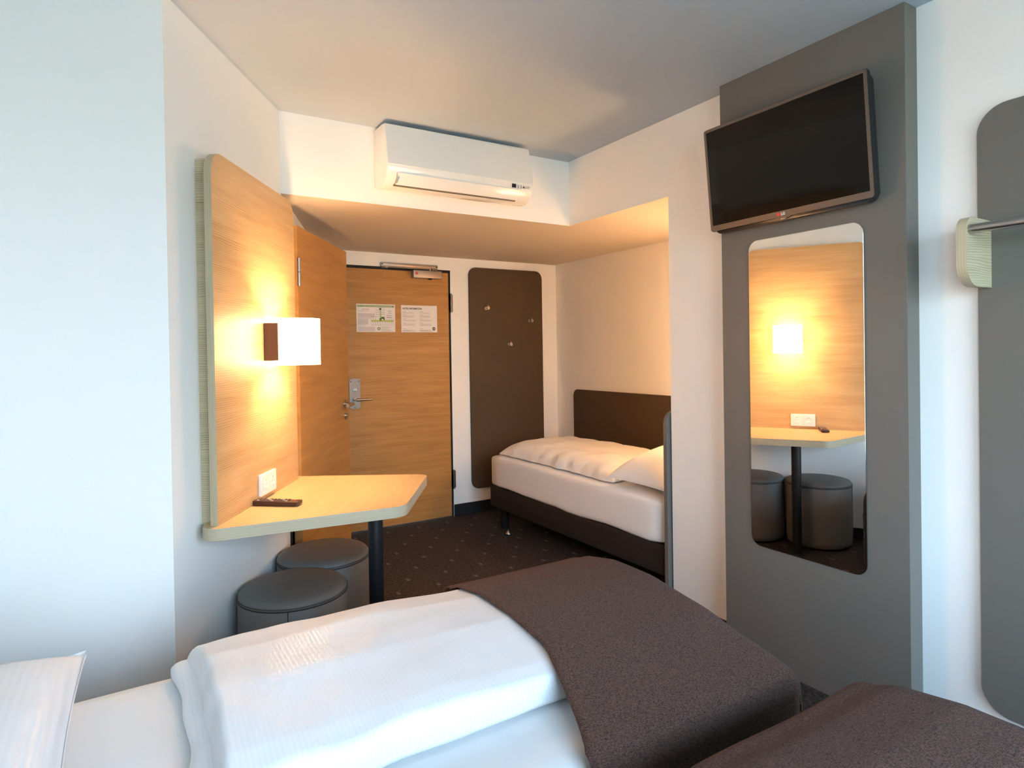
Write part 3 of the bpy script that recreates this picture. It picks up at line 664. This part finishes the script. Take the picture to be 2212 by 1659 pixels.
# ------------------------------------------------------------------ clothes rail panel on the right wall, near the camera
gp = rroot('clothes_rail', XR, label='taupe board with oak brackets and a steel clothes rail', cat='clothes rail')
bm = bmesh.new(); prism(bm, rrect(ly(.940), ly(-.12), .165, 2.105, .085, 10), 0, -.020, 'y', .002); done('board', bm, m_taupe, gp)
for yy in (.902, -.03):
    x0, x1 = ly(yy+.028), ly(yy)
    bm = bmesh.new(); prism(bm, rrect(-.190, -.020, 1.528, 1.740, (.075, 0, 0, .045), 10), x0, x1, 'x', .001, side_mi=1)
    done('bracket', bm, [m_oak_pale, m_edge_b], gp)
bm = bmesh.new(); tube(bm, (ly(.905), -.168, 1.701), (ly(-.005), -.168, 1.701), .0145, n=32); soft(done('rail', bm, m_steel, gp))

# ------------------------------------------------------------------ beds
def grid_surface(bm, nu, nv, fn, closed_u=False):
    V = [[bm.verts.new(fn(i/nu, j/nv)) for j in range(nv+1)] for i in range(nu+1)]
    for i in range(nu):
        for j in range(nv): bm.faces.new((V[i][j], V[i+1][j], V[i+1][j+1], V[i][j+1]))
    return V
def cushion(bm, x0, x1, y0, y1, z0, h, p=2.4, q=.5, bow=.02, amp=.006, nseed=0.0, base=.18, n=44, topfn=None, wav=0.0, rim=0.0):
    """soft pad: flat underside, swelling top, slightly drawn-in sides"""
    cx, cy_, a, b = (x0+x1)/2, (y0+y1)/2, (x1-x0)/2, (y1-y0)/2
    def pos(u, v, top):
        s, t = math.sin((u-.5)*PI), math.sin((v-.5)*PI)
        x = cx+a*s*(1-bow*(1-t*t)/a*.5*2) if a > 0 else cx
        y = cy_+b*t*(1-bow*(1-s*s)/b*.5*2)
        x += wav*noise.noise(Vector((y*9, nseed, 5)))*abs(s); y += wav*noise.noise(Vector((x*7, nseed, 8)))*abs(t)
        th = (max(0, 1-abs(s)**p)*max(0, 1-abs(t)**p))**q
        if rim > 0:
            f_ = lambda d: math.sqrt(max(0, 1-(1-min(1, d))**2))
            th = f_(a*(1-abs(s))/rim)*f_(b*(1-abs(t))/rim)
        nz = noise.noise(Vector((x*5+nseed, y*5, nseed)))*amp+noise.noise(Vector((x*13, y*13+nseed, 3)))*amp*.4
        if top: z = z0+h*base+h*(1-base)*th+nz*(th**.5)
        else: z = z0+h*base*(1-min(1, th*2.2))*(0 if rim > 0 else 1)
        if topfn: z = topfn(x, y, z, th, top)
        return Vector((x, y, z))
    grid_surface(bm, n, n, lambda u, v: pos(u, v, True)); grid_surface(bm, n, n, lambda u, v: pos(u, v, False))
    bmesh.ops.remove_doubles(bm, verts=bm.verts, dist=1e-5)
def add_bed(x0, x1, y0, y1, label, head=None, group='boxspring beds', axis='x'):
    r = empty('bed', ((x0+x1)/2, (y0+y1)/2, 0), 0, label=label, cat='bed', group=group)
    a, b = (x1-x0)/2, (y1-y0)/2
    bm = bmesh.new(); box(bm, -a, a, -b, b, .165, .325, .015, 3); soft(done('bed_base', bm, m_bedfab, r))
    # mattress with fitted sheet
    bm = bmesh.new(); box(bm, -a, a, -b, b, .322, .560, 0)
    bmesh.ops.subdivide_edges(bm, edges=bm.edges, cuts=14, use_grid_fill=True)
    for v in bm.verts:
        # round over the edges
        c = Vector((max(-a+.045, min(a-.045, v.co.x)), max(-b+.045, min(b-.045, v.co.y)), max(.322+.03, min(.56-.04, v.co.z))))
        d = v.co-c
        if d.length > 0:
            rad = .045 if (abs(d.x) > 1e-6 or abs(d.y) > 1e-6) else .04
            if (abs(d.x) > 1e-6)+(abs(d.y) > 1e-6)+(abs(d.z) > 1e-6) > 1: v.co = c+d.normalized()*min(.045, d.length)
        side = (abs(v.co.x) > a-.02) or (abs(v.co.y) > b-.02)
        g = noise.noise(Vector((v.co.x*6, v.co.y*6, v.co.z*3)))
        if v.co.z < .36 and side: v.co.z += .012*noise.noise(Vector((v.co.x*4, v.co.y*4, 9)))
        v.co += Vector((0, 0, .003*g))
    done('mattress', bm, m_sheet, r, smooth=True)
    for sx_ in (-1, 1):
        for sy_ in (-1, 1):
            T('bed_leg', (sx_*(a-.085), sy_*(b-.075), 0), (sx_*(a-.085), sy_*(b-.075), .17), .033, m_leg, r)
    if head: head(r, a, b)
    return r
def headboard(r, a, b):
    bm = bmesh.new(); prism(bm, rrect(-b-.02, b+.02, .1, 1.02, .06), -a-.10, -a-.06, 'x', .003); done('headboard', bm, m_taupe, r)
BX0, BX1 = -.505, 1.352
add_bed(BX0, BX1, .945, 1.782, 'single bed with white sheet and brown throw in the foreground', headboard)
add_bed(BX0, BX1, -.072, .760, 'single bed cut off by the lower right corner of the photo', headboard)
add_bed(2.352, 3.20, 2.352, 4.205, 'low single bed in the alcove with white sheet and dark brown base')

# foreground duvet: folded double, two rounded layers at its head end
def bulge(y, y0=.945, y1=1.782):
    """height of the bedding across the bed"""
    tb_ = [(.90, .560), (.945, .572), (1.0, .590), (1.08, .606), (1.2, .636), (1.4, .660), (1.58, .658), (1.70, .638), (1.76, .610), (1.80, .575)]
    for (a, za), (b, zb) in zip(tb_, tb_[1:]):
        if a <= y <= b: t = (y-a)/(b-a); t = t*t*(3-2*t) if 0 else t; return za+(zb-za)*t
    return tb_[0][1] if y < .9 else tb_[-1][1]
def duvet(name, x0, x1, y0, y1, z0, mats, label, hi, layers, dy=0.0, group=None, axis='x', nseed=0):
    bm = bmesh.new()
    for k, (dx0, dyn, zz, hh_) in enumerate(layers):
        fn = None
        if dy is not None and k == len(layers)-1:
            def fn(x, y, z, th, top, zz=zz):
                if not top: return z
                free = min(1, max(0, (.80-x)/.25))
                h = max(.012, bulge(y-dy)-.004-zz)+free*.016
                return zz+h*min(1, th*1.02)+free*min(1, th)*(.006*noise.noise(Vector((x*4+nseed, y*4, 1)))+.004*noise.noise(Vector((x*11, y*9, nseed))))
        b2 = bmesh.new(); cushion(b2, x0+dx0, x1, y0+dyn, y1, zz, hh_, p=10, q=.42, bow=.012, wav=.020 if dy is None else .010, rim=.17 if dy is None else .028, amp=.014 if dy is None else .003, nseed=nseed+k*3.3, base=.06 if dy is None else .30, n=80, topfn=fn)
        me = bpy.data.meshes.new('t'); b2.to_mesh(me); b2.free(); bm.from_mesh(me); bpy.data.meshes.remove(me)
    o = done(name, bm, mats, smooth=True); return tag(o, label, 'duvet', group)
duvet('duvet', .075, 1.30, 1.125, 1.770, .560, m_duvet, 'folded white striped duvet on the foreground bed', 0,
      [(0.0, .045, .566, .034), (.032, .0, .570, .068)], group='white striped duvets', nseed=1)
duvet('duvet', .075, 1.30, .055, .715, .560, m_duvet, 'folded white striped duvet on the bed at the lower right', 0,
      [(0.0, .045, .566, .034), (.032, .0, .570, .060)], dy=-1.012, group='white striped duvets', nseed=5)
duvet('duvet', 2.398, 3.12, 2.83, 4.14, .560, m_duvet2, 'white striped duvet lying on the alcove bed', 0,
      [(0.0, .0, .5645, .112)], dy=None, group='white striped duvets', nseed=8)

def pillow(x, y, z, w_, d_, h_, rz, tilt_, label, mats, nseed, under=.42):
    bm = bmesh.new(); n = 40
    def pos(u, v, top):
        s, t = math.sin((u-.5)*PI), math.sin((v-.5)*PI)
        pinch = 1-.055*(1-t*t); pinch2 = 1-.07*(1-s*s)
        X_, Y_ = s*w_/2*pinch, t*d_/2*pinch2
        th = (max(0, 1-abs(s)**2.6)*max(0, 1-abs(t)**2.6))**.55
        nz = .010*noise.noise(Vector((X_*7+nseed, Y_*7, 1)))+.004*noise.noise(Vector((X_*22+nseed, Y_*22, 1)))
        return Vector((X_, Y_, (h_*(1-under)*th+nz*th) if top else -h_*under*th+.010))
    grid_surface(bm, n, n, lambda u, v: pos(u, v, True)); grid_surface(bm, n, n, lambda u, v: pos(u, v, False))
    o = done('pillow', bm, mats, smooth=True); o.location = (x, y, z); o.rotation_euler = (0, tilt_, rz); return tag(o, label, 'pillow', 'white striped pillows')
pillow(-.315, 1.375, .655, .44, .74, .17, 0, math.radians(-3), 'white striped pillow on the foreground bed at the left edge', m_pillow, 2)
pillow(-.300, .345, .645, .42, .70, .16, 0, 0, 'white striped pillow on the bed beneath the camera', m_pillow, 7)
pillow(2.752, 2.590, .612, .80, .46, .21, 0, 0, 'white striped pillow on the alcove bed against the grey headboard', m_pillow2, 4, .15)

# brown throws: draped over the foot of each near bed
def throw(ys, name_label, x_left, x_foot, y_back, y_near, shift, hang_near, seed):
    """ys maps across-bed parameter; cloth follows the duvet's bulge, then hangs down both long sides and the foot"""
    path = []      # (y, z, hang) from the near hem up, across and down the far side
    yn, yb = y_near, y_back
    zt = lambda y: bulge(y-shift)+.008
    m = 14
    for i in range(m+1):
        t = i/m; z = hang_near+(zt(yn+.03)-.03-hang_near)*t; path.append((yn-.022, z))
    for i in range(1, 5):
        a = i/5*PI/2; path.append((yn-.022+.050*(1-math.cos(a)), zt(yn+.03)-.03+.03*math.sin(a)))
    k = 46
    for i in range(k+1):
        y = yn+.03+(yb-.03-yn-.03)*i/k; path.append((y, zt(y)))
    for i in range(1, 6):
        a = i/5*PI/2; path.append((yb-.03+.050*math.sin(a), zt(yb-.03)-.03*(1-math.cos(a))))
    for i in range(1, 9): path.append((yb+.020, zt(yb-.03)-.03-.022*i))
    xs = []
    L_ = x_foot-x_left
    for i in range(34): xs.append((x_left+(L_-.03)*i/33, 0.0))
    for i in range(1, 7):
        a = i/6*PI/2; xs.append((x_foot-.03+.045*math.sin(a), .034*(1-math.cos(a))))
    for i in range(1, 16): xs.append((x_foot+.015, .034+.024*i))
    bm = bmesh.new(); V = []
    for i, (x, dz) in enumerate(xs):
        row = []
        for j, (y, z) in enumerate(path):
            zz = z-dz if z-dz > hang_near else hang_near+.0
            top_z = zt(min(max(y, yn+.03), yb-.03))
            if dz > 0.034 and z < top_z-.031: zz = min(z, top_z-dz); zz = max(zz, hang_near)
            skew = -.078+.104*min(1, max(0, (y-yn)/(yb-yn))/.35)**.8
            fx = 1-(x-x_left)/L_
            nx = .006*noise.noise(Vector((x*4+seed, y*4, z*4)))
            hangn = (z < top_z-.03)
            p = Vector((x+(skew*max(0, fx)), y+(.010*noise.noise(Vector((x*7, seed, z*5))) if hangn else 0), zz+(0 if hangn else nx*.8)))
            row.append(bm.verts.new(p))
        V.append(row)
    for i in range(len(V)-1):
        for j in range(len(path)-1):
            bm.faces.new((V[i][j], V[i+1][j], V[i+1][j+1], V[i][j+1]))
    bmesh.ops.remove_doubles(bm, verts=bm.verts, dist=1e-4)
    o = done('bed_throw', bm, m_throw, smooth=True)
    so_ = o.modifiers.new('thickness', 'SOLIDIFY'); so_.thickness = .004; so_.offset = 1
    return tag(o, name_label, 'throw', 'brown woven bed throws')
throw(None, 'brown woven throw across the foot of the foreground bed', .805, 1.350, 1.775, .945, 0, .10, 1.0)
throw(None, 'brown woven throw across the foot of the bed at the lower right', .805, 1.350, .760, -.065, -1.012, .10, 4.0)

# panels round the alcove bed
hb = empty('headboard_panel', (2.337, 2.338, 0), 0, label='grey rounded headboard seen edge-on at the pillow end of the alcove bed', cat='headboard')
bm = bmesh.new(); prism(bm, rrect(0, .97, .06, 1.03, (.02, .02, .06, .06)), -.018, .005, 'y', .003); done('board', bm, m_taupe, hb)
for x in (.05, .9): T('foot', (x, -.007, 0), (x, -.007, .062), .008, m_leg, hb)
sp_ = rroot('side_panel', XA-.0015, label='dark brown padded board along the alcove wall behind the bed', cat='wall panel')
bm = bmesh.new(); prism(bm, rrect(ly(4.388), ly(2.36), .20, 1.012, .05), 0, -.020, 'y', .003); done('board', bm, m_brownlam, sp_)

# door stop on the carpet
ds = empty('door_stop', (2.364, 3.952, 0), label='small domed steel door stop on the carpet by the alcove bed', cat='door stop')
bm = bmesh.new(); lathe(bm, [(.030, 0), (.030, .004), (.022, .008), (.0, .008)], 28); soft(done('rubber_base', bm, m_blk, ds))
bm = bmesh.new(); lathe(bm, [(.022, .008), (.020, .016), (.010, .024), (.006, .034), (0, .036)], 28); soft(done('steel_dome', bm, m_steel, ds), 60)
